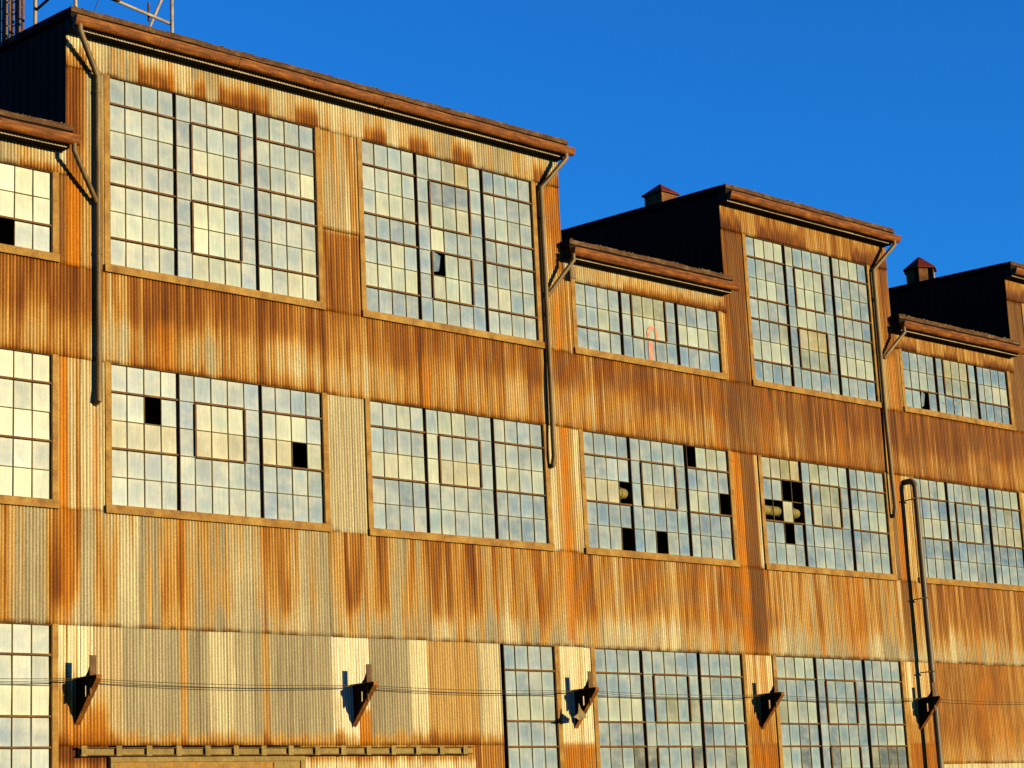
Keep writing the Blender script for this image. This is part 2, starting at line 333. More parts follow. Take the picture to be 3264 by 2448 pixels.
def clad(x0, x1, z0, z1, zone, dy=0.0, name="wall_cladding", step=PITCH_/6):
    k0 = math.ceil(x0/step-1e-6); k1 = math.floor(x1/step+1e-6)
    xs = np.unique(np.concatenate([[x0], np.arange(k0, k1+1)*step, [x1]])); xs = xs[(xs >= x0) & (xs <= x1)]
    nz = max(2, int((z1-z0)/.09)+1); zs = np.linspace(z0, z1, nz)
    X, Z = np.meshgrid(xs, zs)
    sh = np.floor((X+.02)/.622)
    warp = .006*(fbm(X*.8, Z*.7, 55)-.5)+.010*np.exp(-(Z-z0)/.12)*(vn(X*2.2, X*0, 66)-.3)
    Y = YC+dy-.009*np.cos(2*np.pi*X/PITCH_)+.003*(_h(sh, sh*0, 2)-.5)-warp
    Zc = Z.copy(); Zc[0] += .012*(_h(sh[0], sh[0]*0+7, 31)-.5)       # sheets do not end quite level
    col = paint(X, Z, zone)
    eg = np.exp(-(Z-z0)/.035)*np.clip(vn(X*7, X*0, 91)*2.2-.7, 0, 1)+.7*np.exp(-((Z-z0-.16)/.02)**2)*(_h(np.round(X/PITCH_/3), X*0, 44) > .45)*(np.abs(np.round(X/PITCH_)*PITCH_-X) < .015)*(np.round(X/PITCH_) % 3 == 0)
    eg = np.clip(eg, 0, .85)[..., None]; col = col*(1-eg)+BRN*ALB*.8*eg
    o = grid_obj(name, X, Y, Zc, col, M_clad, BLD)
    md = o.modifiers.new("thickness", 'SOLIDIFY'); md.thickness = .002; md.offset = 1
    return o
# bands; every upper band laps over the one below
SILL = .155
lows = [(EDGES[0], EDGES[1]), (EDGES[2], EDGES[3]), (EDGES[4], EDGES[5])]
highs = [(EDGES[1], EDGES[2]), (EDGES[3], EDGES[4]), (EDGES[5], EDGES[6])]
TR = .125                                                      # trim width beside the glass
def fr(k): return XB[k]-TR, XB[k]+W+TR
for a, b in highs: clad(a, b, HT, 9.0, 'fascia', -.012)
for a, b in lows: clad(a, b, LT, 6.6, 'fascia', -.012)
# columns beside the clerestory windows
hi0, hi1 = HB_-SILL, HT
clad(-.93, fr('B')[0], hi0, hi1, 'pil_high'); clad(fr('B')[1], fr('C')[0], 5.99, hi1, 'pil_high', -.008); clad(fr('B')[1], fr('C')[0], hi0, 6.0, 'pil_high')
clad(fr('C')[1], 11.76, hi0, hi1, 'pil_high'); clad(11.76, fr('D')[0], hi0, LT, 'pil_high')
clad(fr('D')[1], 17.27, hi0, LT, 'pil_high'); clad(17.27, fr('E')[0], hi0, hi1, 'pil_high')
clad(fr('E')[1], 23.87, hi0, hi1, 'pil_high'); clad(23.87, fr('F')[0], hi0, LT, 'pil_high')
clad(fr('F')[1], 29.42, hi0, LT, 'pil_high'); clad(29.42, fr('G')[0], hi0, hi1, 'pil_high'); clad(fr('G')[1], 36, hi0, hi1, 'gfac')
clad(fr('A')[1], -.93, hi0, LT, 'pil_high'); clad(-7.3, fr('A')[0], hi0, LT, 'pil_high')
segs = [-7.3, -1.13, 5.42, 11.5, 17.55, 23.6, 29.65, 36]
for a, b in zip(segs, segs[1:]):
    clad(a, b, MT, hi0+.02, 'band1', -.002); clad(a, b, GT, -SILL+.02, 'band2', -.002)
for k, k2 in zip("ABCDEF", "BCDEFG"): clad(fr(k)[1], fr(k2)[0], -SILL, MT+.02, 'pil_mid', .006)
clad(-7.3, fr('A')[0], -SILL, MT, 'pil_mid'); clad(fr('G')[1], 36, -SILL, MT, 'pil_mid')
# ground storey
clad(fr('A')[1], 9.33, -4.24, GT+.02, 'ground', .006); clad(8.55, 9.33, -5.9, -4.22, 'ground', .014)
clad(-1.13, -.08, -7.95, -4.22, 'lower', .014); clad(4.12, 8.55, -7.95, -4.22, 'lower', .014)
clad(8.55, 9.33, -7.95, -5.9, 'lower', .014)
for k, k2 in zip("CDE", "DE"): clad(fr(k)[1], fr(k2)[0], -7.95, GT+.02, 'pil_low', .006)
clad(fr('E')[1], 24.2, -7.95, GT+.02, 'pil_low', .006)
clad(24.2, 36, -4.72, GT+.02, 'f_low', .006); clad(24.2, 36, -7.95, -4.7, 'lower', .014)
for x0, x1 in ((9.33, fr('C')[1]), fr('D'), fr('E')): clad(x0, x1, -7.95, GB_-SILL+.01, 'lower', .006)
clad(-7.3, -1.13, -7.95, GB_-SILL+.01, 'lower', .006)

# ------------------------------------------------------------------ windows
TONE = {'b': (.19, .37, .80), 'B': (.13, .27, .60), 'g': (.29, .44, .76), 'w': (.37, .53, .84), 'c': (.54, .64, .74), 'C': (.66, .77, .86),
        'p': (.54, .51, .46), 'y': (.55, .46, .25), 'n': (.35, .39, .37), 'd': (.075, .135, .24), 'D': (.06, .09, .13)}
def window(k, z0, z1, rows, heavy, vents, tones, missing=(), broken=(), cols=range(13), dark={}, sill=True, seed=1):
    """rows of panes; heavy: rows under which side lights have a thick rail; vents: (row0,row1) of centre sashes"""
    X0 = XB[k]; rnd = random.Random(seed*7+3); nr = rows; ph = (z1-z0)/nr
    xs = [D1/4*i for i in range(4)]+[D1+(D2-D1)/5*i for i in range(5)]+[D2+(W-D2)/4*i for i in range(4)]+[W]
    xs = [X0+x for x in xs]
    u0, u1 = min(cols), max(cols)
    xa, xb = xs[u0], xs[u1+1]
    f = MB(); yf0, yf1 = -.062, .05
    if u0 == 0: f.box(xa-TR, xa, yf0, yf1, z0-SILL, z1+.012)
    f.box(xb, xb+TR, yf0, yf1, z0-SILL, z1+.012)
    f.box(xa, xb, .005, .05, z1, z1+.09)
    fo = f.build("window", M_trim, BLD, bevel=.006)
    sb = MB()
    if sill:
        sb.box(xa-TR-.01, xb+TR+.01, -.095, -.063, z0-SILL-.004, z0-.018); sb.box(xa, xb, -.075, .05, z0-.06, z0-.001)
        sb.build("sill", M_trim, fo, bevel=.005)
    # glass
    V, Fc, Cc = [], [], []
    for rr in range(nr):
        zt = z1-rr*ph; zb = zt-ph
        row = tones[rr]
        for cI in cols:
            base = row[cI] if len(row) == 13 else row[0 if cI < 4 else (1 if cI in (4, 8) else 2) if cI < 9 else 3]
            base = dark.get((cI, rr), base)
            if (cI, rr) in missing: continue
            col = np.array(TONE[base])
            jit = rnd.gauss(0, .10); tn = rnd.gauss(0, .05)
            other = np.array(TONE[rnd.choice('bwcgB')]) if rnd.random() < .22 else col
            col = col*.7+other*.3
            col = np.clip(col*(1+jit)*np.array([1+tn, 1, 1-tn]), .03, 1.5)
            a, b = xs[cI], xs[cI+1]; nx, nz = 5, 6
            ax = rnd.gauss(0, .006); az = rnd.gauss(0, .006)
            grad = rnd.gauss(.10, .10); side = rnd.gauss(0, .06); n0 = len(V)
            off = 0
            if (cI, rr) in broken: ax, az, off = -.16, .20, .06
            for j in range(nz):
                for i in range(nx):
                    uu, vv = i/(nx-1), j/(nz-1)
                    x = a+(b-a)*uu; z = zb+(zt-zb)*vv
                    if (cI, rr) in broken: z = max(z, zb+ph*(.12+.22*uu))
                    V.append((x, off+(uu-.5)*az*(b-a)*2+(vv-.5)*ax*ph, z))
                    e = max(abs(uu-.5)*2, abs(vv-.5)*2)**5
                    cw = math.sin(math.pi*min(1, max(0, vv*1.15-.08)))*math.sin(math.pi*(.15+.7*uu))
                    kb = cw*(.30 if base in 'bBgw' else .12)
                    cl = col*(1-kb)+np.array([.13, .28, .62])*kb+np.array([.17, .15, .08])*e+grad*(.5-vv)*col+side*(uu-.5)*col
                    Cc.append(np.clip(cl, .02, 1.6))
            for j in range(nz-1):
                for i in range(nx-1):
                    p0 = n0+j*nx+i; Fc.append((p0, p0+1, p0+nx+1, p0+nx))
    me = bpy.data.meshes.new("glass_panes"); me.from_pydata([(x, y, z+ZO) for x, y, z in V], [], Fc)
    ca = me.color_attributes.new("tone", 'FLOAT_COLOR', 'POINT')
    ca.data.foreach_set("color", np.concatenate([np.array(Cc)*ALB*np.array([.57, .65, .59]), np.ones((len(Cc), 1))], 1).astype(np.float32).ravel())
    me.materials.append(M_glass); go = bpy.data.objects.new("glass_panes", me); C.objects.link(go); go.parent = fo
    # thin glazing bars
    gb_ = MB(); hv = MB(); ml = MB()
    for cI in cols:
        if cI in (u0, 4, 9): continue
        gb_.box(xs[cI]-.007, xs[cI]+.007, -.018, .012, z0, z1)
    for rr in range(1, nr):
        z = z1-rr*ph
        for (a, b, i0) in ((0, 4, 0), (4, 5, 1), (5, 8, 2), (8, 9, 1), (9, 13, 3)):
            if a < u0 or b-1 > u1: continue
            thick = (i0 in (0, 3) and rr in heavy) or (i0 == 2 and rr in {e for v in vents for e in v})
            if thick: hv.box(xs[a]+.012, xs[b]-.012, -.050, .010, z-.018, z+.017)
            else: gb_.box(xs[a]+.008, xs[b]-.008, -.018, .010, z-.007, z+.007)
    if u0 == 0 or u0 <= 4:
        for (ra, rb) in vents:                                # stiles of the opening sash
            za, zb = z1-ra*ph, z1-rb*ph
            for x in (xs[5], xs[8]): hv.box(x-.018, x+.018, -.046, -.023, zb+.023, za-.025)
    gb_.build("glazing_bars", M_bar, fo); hv.build("vent_rails", M_vent, fo)
    for x in ([xs[4], xs[9]] if u0 == 0 else [xs[9]]):
        ml = MB(); ml.box(x-.009, x+.009, -.072, -.046, z0-.02, z1-.002); ml.box(x-.016, x+.016, -.0455, .02, z0, z1-.002)
        ml.build("mullion", M_mull, fo)
    # top and side edge rails of the frame, seen as a thin dark line round the glass
    ed = MB(); ed.box(xa-.0, xa+.014, -.045, .01, z0, z1); ed.box(xb-.014, xb, -.045, .01, z0, z1); ed.box(xa+.015, xb-.015, -.04, .01, z1-.014, z1)
    ed.build("edge_rail", M_mull, fo)
    return fo
H = dict(rows=7, heavy={1, 3, 4, 6}, vents=[(1, 3), (4, 6)])
window('B', HB_, HT, tones=['g'*4+'gwwcw'+'wwgg', 'gwgw'+'bwwwb'+'wwgg', 'wwww'+'wccwb'+'gwwC', 'ggbb'+'gwwwb'+'gwgg', 'wwww'+'bCcwb'+'bgwg', 'cCcc'+'bCCcb'+'wwwc', 'wwww'+'bcccb'+'CwcC'], seed=1, **H)
window('C', HB_, HT, tones=['gwww'+'wwpyw'+'bwwg', 'wwcw'+'wBBBw'+'wwgw', 'wccc'+'wcccb'+'wcww', 'ggbg'+'bCwwg'+'gwwg', 'wwcw'+'bBcwb'+'wwww', 'cCCC'+'bcCCb'+'wcww', 'bgbb'+'bwgbb'+'wwwg'], broken={(5, 4)}, seed=2, **H)
window('E', HB_, HT, tones=['wccc'+'cwwww'+'cccb', 'gwww'+'bcccb'+'wggB', 'wccw'+'bCCcb'+'wcwg', 'wwgw'+'wccww'+'wwwb', 'gggc'+'bpyyw'+'gggc', 'cCCc'+'bnnnb'+'CCCC', 'bwbb'+'bwgbw'+'wwwb'], seed=3, **H)
window('G', HB_, HT, tones=['wbcw']*7, seed=4, **H)
L = dict(rows=3, heavy={2}, vents=[(0, 2)])
window('A', LB, LT, tones=['cccC', 'cwcC', 'bbww'], missing={(10, 2)}, seed=5, **L)
window('D', LB, LT, tones=['gbgg'+'wnnnw'+'gggg', 'wwcw'+'wcCCb'+'cCCc', 'bbww'+'bwbgb'+'bbbb'], seed=6, **L)
window('F', LB, LT, tones=['bggg'+'gyyyw'+'bgbb', 'wccw'+'bnnnw'+'wccc', 'wwbb'+'wbbww'+'bbbb'], broken={(2, 2)}, seed=7, **L)
M5 = dict(rows=5, heavy={1, 3}, vents=[(1, 3)])
window('A', MB0, MT, tones=['CwCc', 'CCCw', 'CcCC', 'wgwg', 'CwCC'], seed=8, **M5)
window('B', MB0, MT, tones=['gwww'+'bgwgb'+'bbbb', 'wwcw'+'bcccb'+'wccw', 'pppp'+'bpppb'+'pppc', 'wbbb'+'wggwb'+'bbwg', 'wwgg'+'bgwgg'+'bbbg'], missing={(2, 1), (11, 2)}, seed=9, **M5)
window('C', MB0, MT, tones=['wwcw'+'wccww'+'wwgg', 'gbgg'+'cwwwb'+'wwgw', 'cccc'+'Cpppw'+'ccwc', 'bgbb'+'wwwgw'+'bbbb', 'wbbb'+'wwbwg'+'bbbg'], seed=10, **M5)
window('D', MB0, MT, tones=['gwwg'+'gwwwg'+'ccpc', 'ggwg'+'bgwgb'+'gggg', 'pppp'+'wpppw'+'ccwc', 'bbbb'+'bgbbw'+'bbbb', 'bwww'+'bwwwb'+'wgww'], missing={(3, 2), (9, 0), (12, 2), (3, 4), (6, 4)}, seed=11, **M5)
window('E', MB0, MT, tones=['ppyy'+'wyccc'+'gwgw', 'gwww'+'wgnnb'+'gggn', 'pppp'+'wpppw'+'cwcc', 'gwwb'+'bwwwb'+'bBgg', 'wwww'+'bwwgg'+'wwww'], missing={(2, 1), (3, 1), (0, 2), (1, 2), (3, 2), (2, 3)}, seed=12, **M5)
window('F', MB0, MT, tones=['wcgc'+'wwccb'+'wccc', 'bbgb'+'wgggb'+'ggng', 'cccc'+'wcccb'+'pppp', 'bbgb'+'bbbbb'+'BBbb', 'wwww'+'wwwgw'+'wwww'], seed=13, **M5)
window('G', MB0, MT, tones=['wbcw']*5, seed=14, **M5)
G7 = dict(rows=7, heavy={1, 3, 4, 6}, vents=[(1, 3), (4, 6)])
window('A', GB_, GT, tones=['wwww', 'wcww', 'CCCC', 'bbbb', 'wwww', 'wbcw', 'wwbw'], seed=15, **G7)
window('C', GB_, GT, tones=['wwwg', 'wwww', 'cccc', 'gggg', 'wwww', 'wwww', 'bbbb'], cols=range(9, 13), seed=16, **G7)
window('D', GB_, GT, tones=['ggww'+'wgggb'+'gwgc', 'gggg'+'wwwww'+'wwgg', 'cccc'+'bwnwn'+'wccc', 'gBBB'+'wwwww'+'Bggw', 'wdwD'+'dwwwd'+'wwDc', 'wbcw', 'wbcw'],
       dark={(2, 3): 'B', (11, 4): 'd'}, seed=17, **G7)
window('E', GB_, GT, tones=['cccc'+'wgwgg'+'ggww', 'gggg'+'gggwb'+'wwww', 'yccc'+'bcwbg'+'wwww', 'wwBg'+'wwgwB'+'wwcc', 'cwdw'+'bdccw'+'ndDD', 'wbcw', 'wbcw'], seed=18, **G7)

# ------------------------------------------------------------------ side walls, roofs, shell
DEP = 14.0
def sw(x, x2, z0, zf, face):
    """wall in the y-h plane between a low and a high roof"""
    b = MB(); ys = np.concatenate([[-.035], np.arange(.25, DEP+.01, .25)])
    for i in range(len(ys)-1):
        y0, y1 = ys[i], ys[i+1]
        b.add([(x, y0, z0), (x+face*.02, (y0+y1)/2, z0), (x, y1, z0), (x, y0, zf+.042*y0), (x+face*.02, (y0+y1)/2, zf+.042*(y0+y1)/2), (x, y1, zf+.042*y1)],
              [(0, 1, 4, 3), (1, 2, 5, 4)])
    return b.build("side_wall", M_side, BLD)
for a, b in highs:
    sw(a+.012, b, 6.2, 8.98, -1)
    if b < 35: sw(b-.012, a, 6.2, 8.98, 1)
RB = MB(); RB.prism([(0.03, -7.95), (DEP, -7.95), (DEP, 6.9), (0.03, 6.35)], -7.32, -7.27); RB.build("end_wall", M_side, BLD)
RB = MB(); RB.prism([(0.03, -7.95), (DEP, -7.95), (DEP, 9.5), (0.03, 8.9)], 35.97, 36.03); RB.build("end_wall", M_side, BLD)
RB = MB(); RB.box(-7.27, 35.97, DEP-.05, DEP, -7.95, 9.66); RB.build("back_wall", M_int, BLD)
RB = MB(); RB.box(-7.2, 35.9, 5.0, 5.05, -7.9, 6.0); RB.build("inner_partition", M_int, BLD)
def eave(x0, x1, z, lab):
    """roof slab with its edge board, drip strip and half-round gutter; z = height of roof edge top"""
    rf = MB(); rf.prism([(-.318, z-.20), (-.318, z-.01), (.05, z+.015), (DEP, z+.042*DEP), (DEP, z+.042*DEP-.12), (.0, z-.12)], x0, x1)
    ro = rf.build("roof", M_roof, BLD)
    n = max(8, int((x1-x0)/.3)); rnd = random.Random(int(z*10+x0))
    eb = MB(); pts = []
    for i in range(n+1):
        x = x0-.01+(x1-x0+.02)*i/n
        j = rnd.uniform(-.010, .012) if 0 < i < n else 0
        pts.append([(x, -.345, z-.105+j*.9), (x, -.345, z-.004+j), (x, -.319, z+.006+j), (x, -.319, z-.105)])
    vs = [p for q_ in pts for p in q_]; fs = [(0, 1, 2, 3), tuple(4*n+i for i in (3, 2, 1, 0))]
    for i in range(n):
        for j in range(4): fs.append((4*i+j, 4*(i+1)+j, 4*(i+1)+(j+1) % 4, 4*i+(j+1) % 4))
    eb.add(vs, fs); eb.build("edge_flashing", M_roofedge, ro)
    # moss and grit lumps on the roof edge
    gl = MB()
    for _ in range(int((x1-x0)*7)):
        x = rnd.uniform(x0+.05, x1-.05); s_ = rnd.uniform(.012, .034)
        gl.add([(x-s_, -.335, z), (x+s_, -.335, z), (x, -.335-s_, z+.004), (x, -.325, z+s_*.9), (x, -.305, z)], [(0, 2, 3), (2, 1, 3), (0, 3, 4), (1, 4, 3)])
    tag(gl.build("edge_grit", M_strip, ro), kind="stuff")
    st_ = MB(); xs_ = np.arange(x0+.05, x1-.05, PITCH_/4)
    vs = []; fs = []
    for i, x in enumerate(xs_):
        y = -.305+.010*math.cos(2*math.pi*x/PITCH_)
        vs += [(x, y, z-.425), (x, y, z-.27)]
        if i: fs.append((2*i-2, 2*i, 2*i+1, 2*i-1))
    st_.add(vs, fs); st_.build("drip_strip", M_strip, ro)
    sf = MB(); sf.prism([(-.285, z-.42), (-.285, z-.127), (-.05, z-.127), (-.05, z-.42)], x0+.04, x1-.04); sf.build("soffit", M_int, ro)
    return ro
def gutter(x0, x1, z, y=-.41):
    n = 14; R_ = .085; prof = [(y-R_*math.cos(math.pi*i/n), z-R_*1.95*math.sin(math.pi*i/n)) for i in range(n+1)]
    prof = [(y-R_-.012, z+.006), (y-R_-.014, z-.010)]+prof[1:]
    k = max(4, int((x1-x0)/.6)); rnd = random.Random(int(x0*7+99)); b = MB(); P_ = []
    for i in range(k+1):
        x = x0+(x1-x0)*i/k; dz = rnd.uniform(-.007, .007) if 0 < i < k else 0
        P_.append([(x, yy, zz+dz) for yy, zz in prof]+[(x, yy+(.004 if yy < y else -.004), zz+dz+.004) for yy, zz in prof[::-1]])
    m_ = len(P_[0]); vs = [p for q_ in P_ for p in q_]
    fs = [(i*m_+j, (i+1)*m_+j, (i+1)*m_+(j+1) % m_, i*m_+(j+1) % m_) for i in range(k) for j in range(m_)]
    b.add(vs, fs); b.prism(prof, x0-.004, x0); b.prism(prof, x1, x1+.004)
    g_ = b.build("gutter", M_gut, BLD, smooth=True)
    for i in range(1, int((x1-x0)/1.9)+1):
        x = x0+(x1-x0)*i/(int((x1-x0)/1.9)+1)
        j = MB(); j.prism([(y+(a_-y)*1.06, z+(b_-z)*1.05) for a_, b_ in prof], x-.02, x+.02); j.build("gutter_joint", M_gut, g_)
    return g_
ZE = 9.15; DL = 2.32
for i, (a, b) in enumerate(highs):
    eave(a-.06, b+.06, ZE, 'h'); gutter(a-.04, b+.13, ZE-.222)
for i, (a, b) in enumerate(lows):
    eave(a-.03 if i else a-.1, b-.03, ZE-DL, 'l'); gutter(a-.03 if i else a-.1, b+.04, ZE-DL-.222)

# ------------------------------------------------------------------ downpipes
def downpipe(pts, rad=.056, mat=M_pipe, joints=(), clamps=()):
    o = MB(); o.tube(pts, rad, 16); p_ = o.build("downpipe", mat, BLD, smooth=True)
    for (a, b) in joints:
        j = MB(); j.tube([a, b], rad*1.12, 16); j.build("pipe_collar", mat, p_, smooth=True)
    for c_ in clamps:
        j = MB(); x, y, z = c_; j.tube([(x, y, z-.02), (x, y, z+.02)], rad*1.2, 16)
        j.box(x-rad*1.9, x+rad*1.9, y-.012, y+.012, z-.018, z+.018); j.box(x-.012, x+.012, y, 0, z-.012, z+.012)
        j.build("pipe_clamp", M_bar, p_)
    return p_
GY = -.41
ZG = ZE-.205-.15
downpipe([(-.86, GY, ZG), (-.86, GY, ZG-.11), (-.31, -.135, 7.98), (-.31, -.135, 2.1), (-.315, -.155, 1.86), (-.32, -.0, 1.80)],
         joints=[((-.31, -.135, 7.72), (-.31, -.135, 7.66)), ((-.31, -.135, 4.62), (-.31, -.135, 4.56))])
downpipe([(-.98, GY, ZG-DL), (-.98, GY, ZG-DL-.14), (-.34, -.13, 5.55)], rad=.048)
downpipe([(11.68, GY, ZG), (11.68, GY, ZG-.12), (11.105, -.135, 7.95), (11.105, -.135, 4.0), (11.045, -.19, 1.90), (11.045, -.14, 1.70), (11.045, 0, 1.68)],
         joints=[((11.105, -.135, 7.3), (11.105, -.135, 7.24)), ((11.105, -.135, 5.1), (11.105, -.135, 5.04))])
downpipe([(11.74, GY, ZG-DL), (11.74, GY, ZG-DL-.15), (11.16, -.13, 5.50)], rad=.048)
downpipe([(23.80, GY, ZG), (23.80, GY, ZG-.12), (23.15, -.135, 7.95), (23.15, -.135, 4.0), (23.15, -.19, 1.68), (23.15, -.14, 1.50), (23.15, 0, 1.48)],
         joints=[((23.15, -.135, 7.2), (23.15, -.135, 7.14))])
downpipe([(23.90, GY, ZG-DL), (23.90, GY, ZG-DL-.15), (23.30, -.13, 5.62)], rad=.048)
# square plate fixed under the low gutter beside the third downpipe
pl = MB(); pl.box(11.86, 12.02, -.20, -.17, 5.98, 6.26); pl.build("outlet_shield", M_pipe, BLD, bevel=.01)
# big vent pipe with an elbow into the wall
pf = [(23.83, .0, 2.42)]
for i in range(7):
    a = math.pi/2*i/6; pf.append((23.83, -.20-.17*math.sin(a), 2.42-.19*(1-math.cos(a))))
pf += [(23.82, -.375, 0.5), (23.84, -.40, -7.9)]
downpipe(pf, rad=.077, mat=M_pipe2, clamps=[(23.83, -.37, 1.95), (23.83, -.39, -2.45), (23.83, -.38, -.6)])
# sun-catching interior duct behind the middle windows of two bays
for k in 'DE':
    x = XB[k]; d_ = MB(); d_.tube([(x-.1, .150, 1.32), (x+(1.95 if k == 'D' else 1.42), .150, 1.31)], .12, 24)
    d_.tube([(x+1.24, .165, 1.31), (x+1.28, .165, 1.31)], .145, 24); d_.tube([(x+.65, .150, 1.31), (x+.68, .150, 1.31)], .13, 24)
    d_.build("inner_duct", M_duct, BLD, smooth=True)
# painted marks on the glass
gp = MB(); cx, cz = 14.62, 5.10
for i in range(15):
    a0 = math.radians(205-i*17); a1 = math.radians(205-(i+1)*17)
    for_ = [(cx+.17*1.15*math.cos(a0), cz+.21*math.sin(a0)), (cx+.17*1.15*math.cos(a1), cz+.21*math.sin(a1)), (cx+.10*math.cos(a1), cz+.12*math.sin(a1)), (cx+.10*math.cos(a0), cz+.12*math.sin(a0))]
    gp.add([(x, -.012, z) for x, z in for_], [(0, 1, 2, 3)])
gp.add([(x, -.012, z) for x, z in ((14.47, 4.88), (14.60, 4.90), (14.60, 4.97), (14.52, 4.99))], [(0, 1, 2, 3)])
gp.add([(x, -.014, z) for x, z in ((14.455, 4.47), (14.60, 4.475), (14.60, 4.89), (14.46, 4.89))], [(0, 1, 2, 3)])
gp.build("painted_mark", M_pink, BLD)
gp = MB(); rb = random.Random(5)
for i in range(9):
    x, z = 24.23+D1+.55+rb.uniform(-.25, .5), rb.uniform(4.68, 4.90); a = rb.uniform(-.6, .9); l = rb.uniform(.05, .12); wv = .014
    gp.add([(x-l*math.cos(a), -.012, z-l*math.sin(a)), (x+l*math.cos(a), -.012, z+l*math.sin(a)), (x+l*math.cos(a), -.012, z+l*math.sin(a)+wv), (x-l*math.cos(a), -.012, z-l*math.sin(a)+wv)], [(0, 1, 2, 3)])
gp.build("painted_mark", M_blue, BLD)

# ------------------------------------------------------------------ door and its track
tr = MB(); tr.box(-.72, 8.36, -.11, -.07, -4.405, -4.30)
tro = tr.build("door_track", M_track, BLD, bevel=.004)
b = MB(); b.box(-.76, 8.40, -.15, -.05, -4.295, -4.275); b.box(-.72, 8.36, -.15, -.05, -4.425, -4.406); b.build("track_shadow_lip", M_mull, tro)  # dark lips paint in the shadow gap along the track
for x in [-.70]+[-.0+.623*i for i in range(0, 14)]:
    b = MB(); b.box(x, x+.115, -.165, -.152, -4.43, -4.25); b.build("track_strap", M_track, tro, bevel=.003)
b = MB(); b.box(-.10, 4.16, -.10, -.055, -7.9, -4.44); do = b.build("sliding_door", M_door, BLD, bevel=.008)
b = MB(); b.box(-.09, 4.15, -.125, -.102, -4.53, -4.445); b.box(-.09, -.0, -.125, -.102, -7.9, -4.532); b.box(4.05, 4.15, -.125, -.102, -7.9, -4.532); b.build("door_frame", M_track, do, bevel=.004)
b = MB(); b.box(3.42, 3.98, -.118, -.102, -5.2, -4.545); b.build("door_patch", M_track, do)

# ------------------------------------------------------------------ roof ventilators
def ventilator(name, x, y, z, s_, hh, sides, panels):
    vb = MB(); n = sides; ang = [math.radians(360/n*i+(45 if n == 4 else 30)) for i in range(n)]; R_ = s_/2*(1.414 if n == 4 else 1.12)
    ring = [(x+R_*math.cos(a), y+R_*math.sin(a)) for a in ang]
    ro = None
    if panels:
        vb.tube([(x, y, z), (x, y, z+hh)], s_*.30, 12)
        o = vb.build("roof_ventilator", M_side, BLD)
        for i in range(n):
            a, b_ = ring[i], ring[(i+1) % n]; pn = MB(); t0, t1 = .0, .62
            p0 = (a[0]+(b_[0]-a[0])*t0, a[1]+(b_[1]-a[1])*t0); p1 = (a[0]+(b_[0]-a[0])*t1, a[1]+(b_[1]-a[1])*t1)
            nx_, ny_ = (p0[0]+p1[0])/2-x, (p0[1]+p1[1])/2-y; l = math.hypot(nx_, ny_); nx_, ny_ = nx_/l*.02, ny_/l*.02
            pn.add([(p0[0], p0[1], z), (p1[0], p1[1], z), (p1[0]-nx_, p1[1]-ny_, z), (p0[0]-nx_, p0[1]-ny_, z),
                    (p0[0], p0[1], z+hh), (p1[0], p1[1], z+hh), (p1[0]-nx_, p1[1]-ny_, z+hh), (p0[0]-nx_, p0[1]-ny_, z+hh)],
                   [(0, 3, 2, 1), (4, 5, 6, 7), (0, 1, 5, 4), (1, 2, 6, 5), (2, 3, 7, 6), (3, 0, 4, 7)])
            pn.build("louver_panel", M_strip if i == 5 else M_brk2, o)
    else:
        vb.add([(a, b_, z) for a, b_ in ring]+[(a, b_, z+hh) for a, b_ in ring], [tuple(range(n))[::-1], tuple(range(n, 2*n))]+[(i, (i+1) % n, n+(i+1) % n, n+i) for i in range(n)])
        o = vb.build("roof_ventilator", M_brk2, BLD)
    cp = MB(); k = 1.18
    cp.add([(x+(a-x)*k, y+(b_-y)*k, z+hh) for a, b_ in ring]+[(x+(a-x)*k, y+(b_-y)*k, z+hh+.035) for a, b_ in ring]+[(x, y, z+hh+s_*.56)],
           [tuple(range(n))[::-1]]+[(i, (i+1) % n, n+(i+1) % n, n+i) for i in range(n)]+[(n+i, n+(i+1) % n, 2*n) for i in range(n)])
    cp.build("ventilator_cap", M_red, o)
ventilator("a", 18.42, 2.85, 9.12, .60, .76, 4, False)
ventilator("b", 30.42, 3.45, 9.12, .82, .78, 6, True)

